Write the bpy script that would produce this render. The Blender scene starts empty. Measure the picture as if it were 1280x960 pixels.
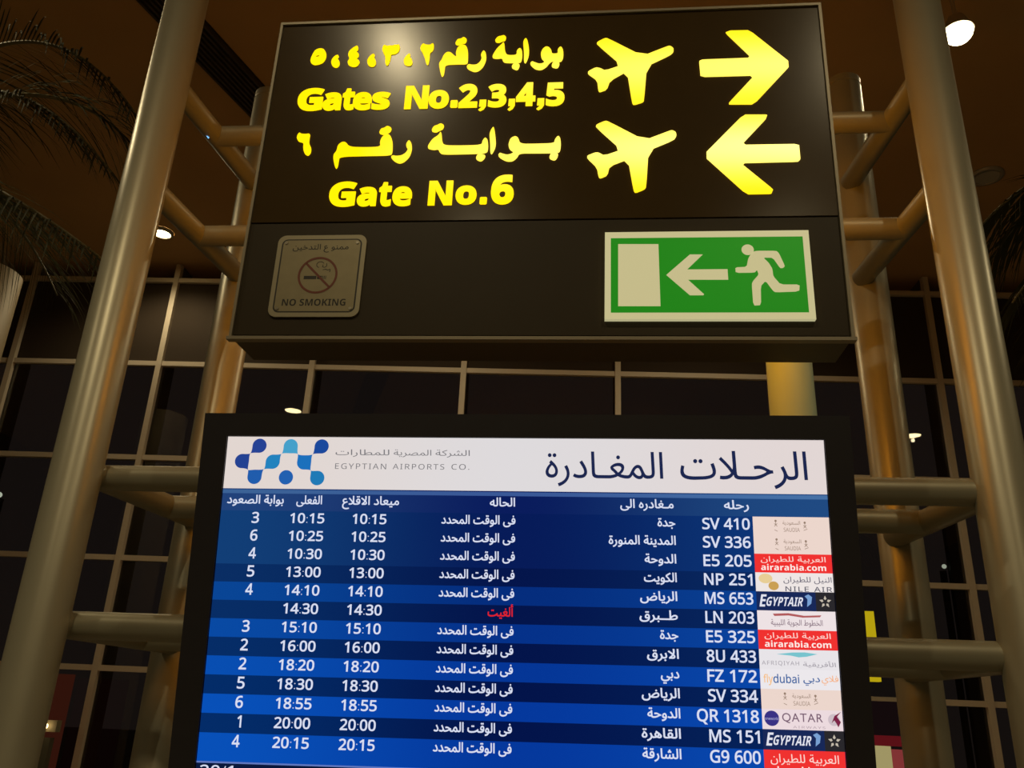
import bpy, math, random
from mathutils import Vector, Matrix, Euler
from mathutils.geometry import tessellate_polygon, delaunay_2d_cdt

# ------------------------------------------------------------------ camera
SC = bpy.context.scene
COL = SC.collection
cam_d = bpy.data.cameras.new('camera')
cam_d.sensor_fit = 'HORIZONTAL'
cam_d.sensor_width = 36.0
cam_d.lens = 36.0 * 1070.0 / 1280.0
cam_d.clip_start = 0.05
cam_d.clip_end = 200
cam = bpy.data.objects.new('camera', cam_d)
COL.objects.link(cam)
cam.matrix_world = Matrix(((0.99556058, -0.00592533, 0.09393628, 0.0),
                           (0.08505101, -0.37086138, -0.92478547, 0.0),
                           (0.040317, 0.92866933, -0.36871101, 1.6),
                           (0, 0, 0, 1)))
SC.camera = cam

# ------------------------------------------------------------------ world, exposure
W = bpy.data.worlds.new('night')
SC.world = W
W.use_nodes = True
W.node_tree.nodes['Background'].inputs[0].default_value = (0.0115, 0.0085, 0.0080, 1)
W.node_tree.nodes['Background'].inputs[1].default_value = 1.0
SC.view_settings.view_transform = 'Standard'
SC.view_settings.look = 'None'
SC.view_settings.gamma = 1.0
SC.view_settings.use_curve_mapping = False
SC.view_settings.exposure = 0.0

# ------------------------------------------------------------------ hall lighting (fittings are built further down)
WARM = (1.0, 0.82, 0.49)
def lamp(name, kind, loc, energy, color=WARM, size=0.2, rot=(0, 0, 0), spot=2.6, sy=None, spread=None):
    d = bpy.data.lights.new(name, kind)
    d.energy = energy
    d.color = color
    if kind == 'AREA':
        d.shape = 'RECTANGLE' if sy else 'DISK'
        d.size = size
        if sy: d.size_y = sy
        if spread: d.spread = spread
    elif kind == 'SPOT':
        d.shadow_soft_size = size
        d.spot_size = spot
        d.spot_blend = 0.6
    else:
        d.shadow_soft_size = size
    o = bpy.data.objects.new(name, d)
    o.location = loc
    o.rotation_euler = rot
    COL.objects.link(o)
    return o

CEIL = 6.1
# lit downlights: x, y, power, lens radius
DOWN = [(2.101, 4.060, 50, 0.08), (-4.365, 7.172, 40, 0.085), (5.5, 3.3, 50, 0.13), (-4.30, 3.28, 40, 0.13),
        (-1.50, -1.25, 120, 0.12), (1.9, -1.3, 115, 0.10), (-4.6, -0.9, 60, 0.10), (-1.3, -4.2, 80, 0.10), (1.9, -4.4, 80, 0.10), (-1.6, 6.3, 48, 0.085), (1.2, 6.35, 48, 0.085)]  # last pair added, unseen behind the sign, to brighten the mullions
for k, (dx, dy, e, r) in enumerate(DOWN):
    lamp('downlight_lamp', 'SPOT', (dx, dy, (CEIL - 0.10) if k else 5.38), e, size=0.03)

# ------------------------------------------------------------------ helpers
def lin(c):
    def f(v):
        v = v / 255.0
        return v / 12.92 if v <= 0.04045 else ((v + 0.055) / 1.055) ** 2.4
    return tuple(f(v) for v in c)

MATS = {}
def pbr(name, rgb, rough=0.5, metal=0.0, spec=0.5, noise=0.0, scale=8.0, bump=0.0, coat=0.0, emit=None, es=0.0):
    """principled paint/metal/plastic with a little procedural tone and relief"""
    if name in MATS: return MATS[name]
    m = bpy.data.materials.new(name); m.use_nodes = True
    nt = m.node_tree; b = nt.nodes['Principled BSDF']
    b.inputs['Base Color'].default_value = (*rgb, 1)
    b.inputs['Roughness'].default_value = rough
    b.inputs['Metallic'].default_value = metal
    b.inputs['Specular IOR Level'].default_value = spec
    b.inputs['Coat Weight'].default_value = coat
    if emit:
        b.inputs['Emission Color'].default_value = (*emit, 1)
        b.inputs['Emission Strength'].default_value = es
    tc = nt.nodes.new('ShaderNodeTexCoord')
    n = nt.nodes.new('ShaderNodeTexNoise'); n.inputs['Scale'].default_value = scale; n.inputs['Detail'].default_value = 5
    nt.links.new(tc.outputs['Object'], n.inputs['Vector'])
    if noise > 0:
        r = nt.nodes.new('ShaderNodeMix'); r.data_type = 'RGBA'
        r.inputs[6].default_value = (*[c * (1 - noise) for c in rgb], 1)
        r.inputs[7].default_value = (*[min(1, c * (1 + noise)) for c in rgb], 1)
        nt.links.new(n.outputs['Fac'], r.inputs[0]); nt.links.new(r.outputs[2], b.inputs['Base Color'])
    if bump > 0:
        bp = nt.nodes.new('ShaderNodeBump'); bp.inputs['Strength'].default_value = bump; bp.inputs['Distance'].default_value = 0.002
        nt.links.new(n.outputs['Fac'], bp.inputs['Height']); nt.links.new(bp.outputs[0], b.inputs['Normal'])
    MATS[name] = m
    return m

def glow(rgb255, s=1.0, name=None):
    """surface that gives off light of a display colour"""
    key = name or 'glow_%d_%d_%d_%d' % (*rgb255, int(s * 100))
    if key in MATS: return MATS[key]
    m = bpy.data.materials.new(key); m.use_nodes = True
    nt = m.node_tree; nt.nodes.clear()
    o = nt.nodes.new('ShaderNodeOutputMaterial'); e = nt.nodes.new('ShaderNodeEmission')
    e.inputs[0].default_value = (*lin(rgb255), 1); e.inputs[1].default_value = s
    nt.links.new(e.outputs[0], o.inputs[0])
    MATS[key] = m
    return m

class MB:
    """collects polygons; several materials allowed"""
    def __init__(s): s.v = []; s.f = []; s.mi = []; s.sm = []; s.k = 0
    def add(s, verts, faces, mi=None, smooth=False):
        n = len(s.v); s.v += [tuple(p) for p in verts]
        mi = s.k if mi is None else mi
        for f in faces: s.f.append(tuple(i + n for i in f)); s.mi.append(mi); s.sm.append(smooth)
        return s
    def box(s, a, b, mi=None):
        x0, y0, z0 = a; x1, y1, z1 = b
        return s.add([(x0,y0,z0),(x1,y0,z0),(x1,y1,z0),(x0,y1,z0),(x0,y0,z1),(x1,y0,z1),(x1,y1,z1),(x0,y1,z1)],
              [(0,3,2,1),(4,5,6,7),(0,1,5,4),(1,2,6,5),(2,3,7,6),(3,0,4,7)], mi)
    def tube(s, p0, p1, r, seg=40, r2=None, caps=True, mi=None, crown=0.0):
        p0 = Vector(p0); p1 = Vector(p1); d = (p1 - p0).normalized()
        u = d.orthogonal().normalized(); w = d.cross(u); r2 = r if r2 is None else r2
        rings = [(p0, r), (p1, r2)]
        if crown: rings += [(p1 + d * crown * 0.6, r2 * 0.93), (p1 + d * crown, r2 * 0.75)]
        V = []
        for c, rr in rings:
            for k in range(seg):
                a = 2 * math.pi * k / seg
                V.append(c + (u * math.cos(a) + w * math.sin(a)) * rr)
        F = []
        for j in range(len(rings) - 1):
            for k in range(seg):
                k2 = (k + 1) % seg
                F.append((j*seg+k, j*seg+k2, (j+1)*seg+k2, (j+1)*seg+k))
        s.add(V, F, mi, True)
        if caps:
            s.add(V[:seg], [tuple(range(seg))[::-1]], mi); s.add(V[-seg:], [tuple(range(seg))], mi)
        return s
    def sweep(s, pts, radii, seg=10, mi=None):
        pts = [Vector(p) for p in pts]; V = []; up = Vector((0.13, 0.21, 1)).normalized()
        for i, p in enumerate(pts):
            d = (pts[min(i+1, len(pts)-1)] - pts[max(i-1, 0)]).normalized()
            u = d.cross(up).normalized(); w = d.cross(u)
            for k in range(seg):
                a = 2*math.pi*k/seg; V.append(p + (u*math.cos(a) + w*math.sin(a)) * radii[i])
        F = [(j*seg+k, j*seg+(k+1)%seg, (j+1)*seg+(k+1)%seg, (j+1)*seg+k) for j in range(len(pts)-1) for k in range(seg)]
        F += [tuple(range(seg))[::-1], tuple((len(pts)-1)*seg + k for k in range(seg))]
        return s.add(V, F, mi, True)
    def poly(s, pts, y0, y1=None, mi=None, holes=()):
        """outline in a vertical (x, z) plane at depth y0 (front), extruded back to y1"""
        loops = [list(pts)] + [list(h) for h in holes]
        flat = [p for l in loops for p in l]
        tris = tessellate_polygon([[Vector((p[0], p[1], 0)) for p in l] for l in loops])
        s.add([(p[0], y0, p[1]) for p in flat], [tuple(t) for t in tris], mi)
        if y1 is not None:
            for l in loops:
                n = len(l)
                s.add([(p[0], y0, p[1]) for p in l] + [(p[0], y1, p[1]) for p in l],
                      [(k, (k+1) % n, n + (k+1) % n, n + k) for k in range(n)], mi)
        return s
    def rect(s, x0, z0, x1, z1, y, mi=None): return s.poly([(x0,z0),(x1,z0),(x1,z1),(x0,z1)], y, None, mi)
    def disc(s, x, z, r, y, y1=None, n=28, mi=None, rz=None):
        rz = rz or r
        return s.poly([(x + r*math.cos(2*math.pi*k/n), z + rz*math.sin(2*math.pi*k/n)) for k in range(n)], y, y1, mi)
    def ring(s, x, z, r, w, y, n=40, mi=None):
        V = []
        for k in range(n):
            a = 2*math.pi*k/n
            V += [(x+(r-w)*math.cos(a), y, z+(r-w)*math.sin(a)), (x+r*math.cos(a), y, z+r*math.sin(a))]
        return s.add(V, [(2*k, 2*k+1, (2*k+3) % (2*n), (2*k+2) % (2*n)) for k in range(n)], mi)
    def line(s, x0, z0, x1, z1, w, y, mi=None):
        dx, dz = x1-x0, z1-z0; L = math.hypot(dx, dz); nx, nz = -dz/L*w/2, dx/L*w/2
        return s.poly([(x0+nx,z0+nz),(x1+nx,z1+nz),(x1-nx,z1-nz),(x0-nx,z0-nz)], y, None, mi)
    def mesh(s, name, mats):
        me = bpy.data.meshes.new(name); me.from_pydata(s.v, [], s.f)
        for m in (mats if isinstance(mats, (list, tuple)) else [mats]): me.materials.append(m)
        me.polygons.foreach_set('material_index', s.mi); me.polygons.foreach_set('use_smooth', s.sm)
        me.update()
        return me
    def build(s, name, mats, parent=None, loc=None):
        o = bpy.data.objects.new(name, s.mesh(name, mats)); COL.objects.link(o)
        if parent: o.parent = parent
        if loc: o.location = loc
        return o

def tag(o, label=None, cat=None, group=None, kind=None):
    if label: o['label'] = label
    if cat: o['category'] = cat
    if group: o['group'] = group
    if kind: o['kind'] = kind
    return o
def empty(name, loc, rot=None, mode='XYZ'):
    o = bpy.data.objects.new(name, None); COL.objects.link(o); o.location = loc; o.rotation_mode = mode
    if rot: o.rotation_euler = rot
    return o
def link_copy(src, name, parent, loc=None):
    o = src.copy(); o.name = name; COL.objects.link(o); o.parent = parent
    if loc is not None: o.location = loc
    return o
def chaikin(pts, n=2, q=0.22):
    for _ in range(n):
        out = []
        for i in range(len(pts)):
            a, b = pts[i], pts[(i+1) % len(pts)]
            out += [(a[0]*(1-q)+b[0]*q, a[1]*(1-q)+b[1]*q), (a[0]*q+b[0]*(1-q), a[1]*q+b[1]*(1-q))]
        pts = out
    return pts
def rrect(x0, z0, x1, z1, r, n=6):
    P = []
    for cx, cz, a0 in ((x1-r, z1-r, 0), (x0+r, z1-r, 90), (x0+r, z0+r, 180), (x1-r, z0+r, 270)):
        for k in range(n+1):
            a = math.radians(a0 + 90*k/n); P.append((cx+r*math.cos(a), cz+r*math.sin(a)))
    return P

# ---- lettering: Blender's own built-in font; Arabic letters are joined by hand with their contextual forms
FORMS = {'ا':(0xFE8D,2),'أ':(0xFE83,2),'ب':(0xFE8F,4),'ة':(0xFE93,2),'ت':(0xFE95,4),'ث':(0xFE99,4),'ج':(0xFE9D,4),'ح':(0xFEA1,4),
 'خ':(0xFEA5,4),'د':(0xFEA9,2),'ذ':(0xFEAB,2),'ر':(0xFEAD,2),'ز':(0xFEAF,2),'س':(0xFEB1,4),'ش':(0xFEB5,4),'ص':(0xFEB9,4),
 'ض':(0xFEBD,4),'ط':(0xFEC1,4),'ظ':(0xFEC5,4),'ع':(0xFEC9,4),'غ':(0xFECD,4),'ف':(0xFED1,4),'ق':(0xFED5,4),'ك':(0xFED9,4),
 'ل':(0xFEDD,4),'م':(0xFEE1,4),'ن':(0xFEE5,4),'ه':(0xFEE9,4),'و':(0xFEED,2),'ى':(0xFEEF,2),'ي':(0xFEF1,4),'\ue000':(0xFEFB,2)}
def shape(s):
    s = s.replace('لا', '\ue000'); out = []
    def joins(ch): return ch == 'ـ' or (ch in FORMS and FORMS[ch][1] == 4)
    for i, ch in enumerate(s):
        if ch in FORMS:
            base, n = FORMS[ch]
            prev = i > 0 and joins(s[i-1])
            nxt = n == 4 and i+1 < len(s) and (s[i+1] in FORMS or s[i+1] == 'ـ')
            out.append(chr(base + (3 if prev and nxt else 2 if nxt else 1 if prev else 0)))
        else: out.append(ch)
    return ''.join(reversed(out))
TCACHE = {}
def sans(s, bold=False):
    """plain sans letters and digits (the font's mathematical sans alphabet)"""
    U, D = (0x1D5D4, 0x1D7EC) if bold else (0x1D5A0, 0x1D7E2)
    out = ''
    for c in s:
        if 'A' <= c <= 'Z': out += chr(U + ord(c) - 65)
        elif 'a' <= c <= 'z': out += chr(U + 26 + ord(c) - 97)
        elif '0' <= c <= '9': out += chr(D + ord(c) - 48)
        else: out += c
    return out
def outline_loops(body, spacing):
    c = bpy.data.curves.new('lettering', 'FONT'); c.body = body; c.space_character = spacing
    o = bpy.data.objects.new('lettering', c); COL.objects.link(o)
    dg = bpy.context.evaluated_depsgraph_get()
    cu = o.evaluated_get(dg).to_curve(dg)
    loops = []
    for sp in cu.splines:
        P = []
        if sp.type == 'BEZIER':
            B = sp.bezier_points; n = len(B)
            for i in range(n):
                p, q = B[i], B[(i+1) % n]
                a, b_, c_, d = (Vector(v[:2]) for v in (p.co, p.handle_right, q.handle_left, q.co))
                straight = (b_ - a).length + (c_ - b_).length + (d - c_).length < (d - a).length * 1.002
                k = 1 if straight else (3 if (d - a).length < 0.25 else 5)
                for j in range(k):
                    t = j / k; P.append(a*(1-t)**3 + b_*3*t*(1-t)**2 + c_*3*t*t*(1-t) + d*t**3)
        else:
            P = [Vector(q.co[:2]) for q in sp.points]
        Q = []
        for p in P:
            if not Q or (p - Q[-1]).length > 0.006: Q.append(p)
        while len(Q) > 2 and (Q[0] - Q[-1]).length < 0.006: Q.pop()
        if len(Q) > 2: loops.append(Q)
    o.to_curve_clear() if hasattr(o, 'to_curve_clear') else None
    bpy.data.objects.remove(o); bpy.data.curves.remove(c)
    return loops
def fatten(L, w):
    """move an outline outwards by w (font outlines run clockwise, holes the other way)"""
    out = []; n = len(L)
    for i in range(n):
        a, b_, c_ = L[i-1], L[i], L[(i+1) % n]
        d1 = (b_ - a).normalized(); d2 = (c_ - b_).normalized()
        n1 = Vector((-d1.y, d1.x)); n2 = Vector((-d2.y, d2.x)); m_ = n1 + n2
        k = m_.length_squared
        m_ = m_ * (2.0 / k) if k > 0.5 else m_.normalized() * 1.4 if k > 1e-6 else n1
        out.append(b_ + m_ * w)
    return out
def glyphs(s, off=0.0, spacing=1.0):
    key = (s, off, spacing)
    if key not in TCACHE:
        body = shape(s) if any(0x5ff < ord(c) < 0x700 for c in s) else s
        loops = outline_loops(body, spacing)
        area = sum(0.5*(p.x*q.y - q.x*p.y) for L in loops for p, q in zip(L, L[1:] + L[:1]))
        if area > 0: loops = [L[::-1] for L in loops]
        if off: loops = [fatten(L, off) for L in loops]
        V = [p for L in loops for p in L]; E = []; k = 0
        for L in loops:
            n = len(L); E += [(k+i, k+(i+1) % n) for i in range(n)]; k += n
        vs, es, fs, _a, _b, _c = delaunay_2d_cdt(V, E, [], 0, 1e-5)
        SG = [(L[i-1], L[i]) for L in loops for i in range(len(L))]
        F = []
        for f in fs:
            x = sum(vs[i].x for i in f)/len(f); y = sum(vs[i].y for i in f)/len(f); wn = 0
            for p, q in SG:
                if p.y <= y < q.y:
                    if (q.x-p.x)*(y-p.y) - (x-p.x)*(q.y-p.y) > 0: wn += 1
                elif q.y <= y < p.y:
                    if (q.x-p.x)*(y-p.y) - (x-p.x)*(q.y-p.y) < 0: wn -= 1
            if wn: F.append(tuple(f))
        used = sorted({i for f in F for i in f}); rm = {o_: n_ for n_, o_ in enumerate(used)}
        V = [(vs[i].x, vs[i].y) for i in used]; F = [tuple(rm[i] for i in f) for f in F]
        xs = [p[0] for p in V]; ys = [p[1] for p in V]
        TCACHE[key] = (V, F, (min(xs), min(ys), max(xs), max(ys)))
    return TCACHE[key]
def fit(mb, s, x0, z0, x1, z1, y, off=0.0, mi=None, thick=0.0, spacing=1.0):
    """lettering whose ink exactly fills the rectangle"""
    V, F, (a, b, c, d) = glyphs(s, off, spacing)
    sx = (x1-x0)/(c-a); sz = (z1-z0)/(d-b)
    P = [(x0 + (p[0]-a)*sx, y, z0 + (p[1]-b)*sz) for p in V]
    mb.add(P, F, mi)
    if thick:
        edges = {}
        for f in F:
            for i in range(len(f)):
                e = (f[i], f[(i+1) % len(f)]); k = tuple(sorted(e)); edges[k] = None if k in edges else e
        E = [e for e in edges.values() if e]
        Q = []; G = []
        for (i, j) in E:
            n = len(Q); Q += [P[i], P[j], (P[j][0], y+thick, P[j][2]), (P[i][0], y+thick, P[i][2])]; G.append((n, n+1, n+2, n+3))
        mb.add(Q, G, mi)
    return mb
def setl(mb, s, x, base, size, y, align='R', sx=1.0, width=None, off=0.0, mi=None, spacing=1.0):
    """lettering on a baseline at a size; width overrides the natural advance"""
    V, F, (a, b, c, d) = glyphs(s, off, spacing)
    kx = (width/(c-a)) if width else size*sx
    w = (c-a)*kx; x0 = x-w if align == 'R' else x-w/2 if align == 'C' else x
    mb.add([(x0 + (p[0]-a)*kx, y, base + p[1]*size) for p in V], F, mi)
    return mb

# ------------------------------------------------------------------ outlines of the sign's lettering and symbols, in the sign's own (x, z) metres
L1=[[(0.0545,0.3884),(0.0607,0.3811),(0.0636,0.3654),(0.0628,0.3459),(0.0573,0.3353),(0.0454,0.335),(0.0327,0.3386),(0.025,0.3319),(0.016,0.3176),(0.0021,0.3085),(-0.0137,0.3121),(-0.0268,0.3262),(-0.0286,0.334),(-0.0235,0.3396),(-0.016,0.3354),(-0.0048,0.33),(0.0062,0.3307),(0.0123,0.337),(0.0025,0.3483),(-0.0003,0.366),(0.0047,0.3815),(0.0139,0.3897),(0.0226,0.3866),(0.0292,0.3765),(0.0314,0.3635),(0.0416,0.3631),(0.0479,0.364),(0.0469,0.3778)],[(0.0359,0.3373),(0.0549,0.3327),(0.0491,0.3117),(0.0301,0.3182)],[(-0.0445,0.4219),(-0.0395,0.4149),(-0.0336,0.385),(-0.0336,0.3575),(-0.0412,0.3325),(-0.0469,0.3386),(-0.0472,0.3659),(-0.0513,0.4055),(-0.0491,0.4153)],[(-0.0602,0.388),(-0.0535,0.3799),(-0.0517,0.3582),(-0.0542,0.3388),(-0.062,0.336),(-0.1002,0.3375),(-0.1062,0.344),(-0.1089,0.3546),(-0.1232,0.3525),(-0.1362,0.3557),(-0.136,0.3655),(-0.125,0.3887),(-0.1112,0.404),(-0.1073,0.4098),(-0.1045,0.4037),(-0.1021,0.3799),(-0.0973,0.3659),(-0.0885,0.3625),(-0.0678,0.3628),(-0.0685,0.3785)],[(-0.0747,0.3365),(-0.057,0.3312),(-0.0611,0.3139),(-0.0673,0.3111),(-0.0819,0.3205)],[(-0.1322,0.4188),(-0.1238,0.4304),(-0.1141,0.432),(-0.1072,0.4345),(-0.1001,0.4274),(-0.103,0.4148),(-0.1101,0.4139),(-0.1201,0.4084),(-0.1293,0.4107)],[(-0.1633,0.3844),(-0.1557,0.3742),(-0.1535,0.3505),(-0.1603,0.3273),(-0.1722,0.3123),(-0.1848,0.3088),(-0.2013,0.3172),(-0.2089,0.3272),(-0.204,0.3368),(-0.1926,0.3333),(-0.1798,0.3339),(-0.1707,0.3434),(-0.1666,0.3549),(-0.1705,0.3689)],[(-0.2261,0.4068),(-0.2145,0.4023),(-0.2075,0.3842),(-0.2055,0.3447),(-0.2089,0.337),(-0.2347,0.338),(-0.2701,0.3374),(-0.2705,0.3198),(-0.2715,0.3023),(-0.2761,0.2948),(-0.2807,0.3046),(-0.2863,0.3282),(-0.2884,0.344),(-0.2811,0.3555),(-0.2773,0.3711),(-0.2683,0.3819),(-0.2569,0.3802),(-0.2463,0.3679),(-0.2396,0.3637),(-0.2427,0.3777),(-0.2385,0.3974)],[(-0.2466,0.4117),(-0.2404,0.4262),(-0.2306,0.427),(-0.2229,0.4335),(-0.2126,0.4242),(-0.2166,0.4104),(-0.2263,0.4096),(-0.2341,0.4044),(-0.2423,0.4055)],[(-0.339,0.4155),(-0.332,0.41),(-0.3238,0.4089),(-0.3173,0.4094),(-0.3127,0.4144),(-0.3082,0.4114),(-0.3074,0.3962),(-0.3106,0.3864),(-0.3177,0.3815),(-0.3168,0.3608),(-0.3186,0.3412),(-0.3216,0.3382),(-0.3259,0.3435),(-0.3318,0.3654),(-0.3398,0.3836),(-0.3473,0.3958),(-0.345,0.4078)],[(-0.3756,0.381),(-0.3733,0.373),(-0.3761,0.3679),(-0.3692,0.3629),(-0.3647,0.3489),(-0.3687,0.3384),(-0.3801,0.3377),(-0.3898,0.3439),(-0.3916,0.3578),(-0.3877,0.3696),(-0.3818,0.3773)],[(-0.4535,0.4151),(-0.4457,0.4099),(-0.4376,0.4116),(-0.4308,0.4101),(-0.4228,0.413),(-0.4145,0.4126),(-0.4097,0.4145),(-0.4065,0.4043),(-0.4091,0.3884),(-0.4198,0.38),(-0.4305,0.3812),(-0.4304,0.3693),(-0.4333,0.3476),(-0.4391,0.3399),(-0.4448,0.348),(-0.4459,0.3699),(-0.4534,0.3862),(-0.4583,0.3964),(-0.4571,0.4084)],[(-0.4813,0.3841),(-0.4775,0.3791),(-0.4799,0.3704),(-0.4742,0.363),(-0.4712,0.349),(-0.4768,0.3386),(-0.4883,0.339),(-0.4965,0.348),(-0.4986,0.362),(-0.4935,0.3738),(-0.4876,0.3815)],[(-0.5321,0.4167),(-0.5285,0.4012),(-0.5354,0.3943),(-0.5257,0.3871),(-0.5251,0.375),(-0.5328,0.3701),(-0.5231,0.363),(-0.5196,0.3549),(-0.5265,0.342),(-0.5379,0.3397),(-0.5518,0.3462),(-0.5564,0.3583),(-0.5511,0.37),(-0.5574,0.3823),(-0.5556,0.3963),(-0.5452,0.408)],[(-0.5867,0.3843),(-0.5835,0.3773),(-0.5879,0.3715),(-0.5802,0.3624),(-0.5784,0.3472),(-0.5858,0.3387),(-0.5961,0.3419),(-0.6033,0.3521),(-0.6046,0.3661),(-0.5986,0.3779),(-0.5925,0.3829)],[(-0.6443,0.41),(-0.6323,0.4075),(-0.6231,0.393),(-0.6216,0.3748),(-0.6281,0.3591),(-0.6407,0.3528),(-0.6539,0.3513),(-0.6648,0.3585),(-0.6673,0.3706),(-0.6635,0.3886),(-0.6571,0.4045)]]
L1hole=[(-0.6531,0.3853),(-0.6416,0.3877),(-0.6433,0.3797),(-0.6534,0.3797)]
L3=[[(0.0551,0.0903),(0.0613,0.0818),(0.0633,0.0621),(0.0617,0.0407),(0.0558,0.0352),(-0.0015,0.0359),(-0.0476,0.037),(-0.0525,0.0239),(-0.0642,0.0118),(-0.0793,0.0114),(-0.0949,0.0196),(-0.1051,0.0305),(-0.1004,0.0393),(-0.0926,0.0356),(-0.0802,0.0317),(-0.0682,0.035),(-0.0623,0.0402),(-0.0743,0.0494),(-0.0786,0.0639),(-0.0734,0.0854),(-0.0599,0.0916),(-0.0519,0.0848),(-0.0466,0.0656),(-0.0025,0.0648),(0.0454,0.0654),(0.0463,0.0769)],[(0.0377,0.036),(0.0573,0.0345),(0.0546,0.0197),(0.0474,0.011),(0.0322,0.0184)],[(-0.1214,0.1242),(-0.1176,0.1102),(-0.1127,0.0738),(-0.1134,0.0558),(-0.1215,0.0352),(-0.1263,0.0382),(-0.1277,0.0669),(-0.1319,0.0997),(-0.1272,0.116)],[(-0.1428,0.0898),(-0.1353,0.0816),(-0.1327,0.0563),(-0.1355,0.0384),(-0.1845,0.0378),(-0.257,0.0377),(-0.2652,0.0451),(-0.2697,0.0553),(-0.2813,0.0527),(-0.2988,0.0575),(-0.2981,0.0695),(-0.2871,0.0892),(-0.2723,0.0998),(-0.2669,0.1125),(-0.2638,0.1032),(-0.261,0.0812),(-0.255,0.0665),(-0.217,0.0645),(-0.1507,0.0646),(-0.1499,0.0784)],[(-0.1599,0.0379),(-0.1388,0.0331),(-0.1407,0.0225),(-0.1508,0.012),(-0.1657,0.0213)],[(-0.2925,0.1187),(-0.2871,0.1304),(-0.2778,0.1331),(-0.2688,0.1391),(-0.2583,0.1325),(-0.2612,0.1197),(-0.2703,0.1152),(-0.2792,0.1092),(-0.2904,0.112)],[(-0.353,0.0873),(-0.3452,0.0761),(-0.3424,0.0542),(-0.3476,0.0309),(-0.3619,0.015),(-0.374,0.011),(-0.3887,0.0192),(-0.3993,0.0321),(-0.3951,0.0381),(-0.3839,0.0353),(-0.37,0.0368),(-0.3597,0.0438),(-0.3529,0.0563),(-0.3594,0.0655),(-0.3593,0.0765)],[(-0.4159,0.1092),(-0.4057,0.1015),(-0.3984,0.0811),(-0.3961,0.0483),(-0.3998,0.0382),(-0.4674,0.0384),(-0.5433,0.038),(-0.5441,0.0228),(-0.5444,0.0065),(-0.5482,-0.0024),(-0.553,0.0067),(-0.5599,0.0304),(-0.5606,0.045),(-0.5533,0.0557),(-0.5522,0.0741),(-0.5422,0.0848),(-0.531,0.0846),(-0.518,0.0677),(-0.4702,0.0654),(-0.4308,0.0662),(-0.4345,0.0821),(-0.4293,0.1003)],[(-0.4395,0.1135),(-0.435,0.1264),(-0.4262,0.128),(-0.4183,0.1352),(-0.4049,0.1274),(-0.4078,0.1145),(-0.4175,0.1092),(-0.4267,0.1058),(-0.4358,0.1086)],[(-0.6672,0.1197),(-0.6616,0.1147),(-0.6486,0.1136),(-0.6358,0.1151),(-0.6363,0.0984),(-0.6357,0.0836),(-0.6274,0.0686),(-0.6262,0.052),(-0.633,0.0419),(-0.6435,0.0488),(-0.6495,0.0654),(-0.6508,0.0858),(-0.6665,0.0899),(-0.6728,0.1012),(-0.6717,0.1124)]]
arr=[[(0.5103,0.4166),(0.523,0.4224),(0.5751,0.4214),(0.6806,0.3039),(0.5746,0.1756),(0.51,0.1776),(0.5102,0.1824),(0.5819,0.2698),(0.4382,0.2702),(0.436,0.3225),(0.445,0.3265),(0.5776,0.3275)],[(0.5457,0.1424),(0.6074,0.1406),(0.6028,0.1279),(0.535,0.0476),(0.682,0.0467),(0.6825,0.0006),(0.676,-0.0059),(0.5301,-0.007),(0.6088,-0.0886),(0.6035,-0.101),(0.5417,-0.101),(0.4373,0.0187)]]
pl=[[(0.3586,0.377),(0.3674,0.369),(0.3672,0.3565),(0.358,0.3462),(0.2941,0.3114),(0.2854,0.197),(0.2814,0.1911),(0.2568,0.1829),(0.2529,0.192),(0.24,0.2961),(0.1935,0.2657),(0.1851,0.2366),(0.1652,0.2282),(0.1617,0.2344),(0.1584,0.2682),(0.133,0.2907),(0.1329,0.2988),(0.1545,0.3117),(0.1671,0.3081),(0.1798,0.2995),(0.225,0.3165),(0.1563,0.3923),(0.1573,0.3987),(0.1792,0.4118),(0.1868,0.4102),(0.2829,0.3455),(0.3511,0.376)],[(0.3578,0.0986),(0.3673,0.0931),(0.3694,0.0814),(0.3619,0.0684),(0.2953,0.0373),(0.2884,-0.0739),(0.2836,-0.0821),(0.2599,-0.0927),(0.2553,-0.0844),(0.2414,0.0112),(0.1934,-0.0093),(0.1878,-0.0373),(0.1697,-0.0465),(0.1648,-0.0425),(0.1598,-0.0125),(0.1344,0.0166),(0.1343,0.024),(0.1545,0.0333),(0.1642,0.0331),(0.1788,0.023),(0.2247,0.0402),(0.1562,0.1147),(0.1576,0.1223),(0.1807,0.1335),(0.189,0.1315),(0.2851,0.0686),(0.3505,0.0964)]]
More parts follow.
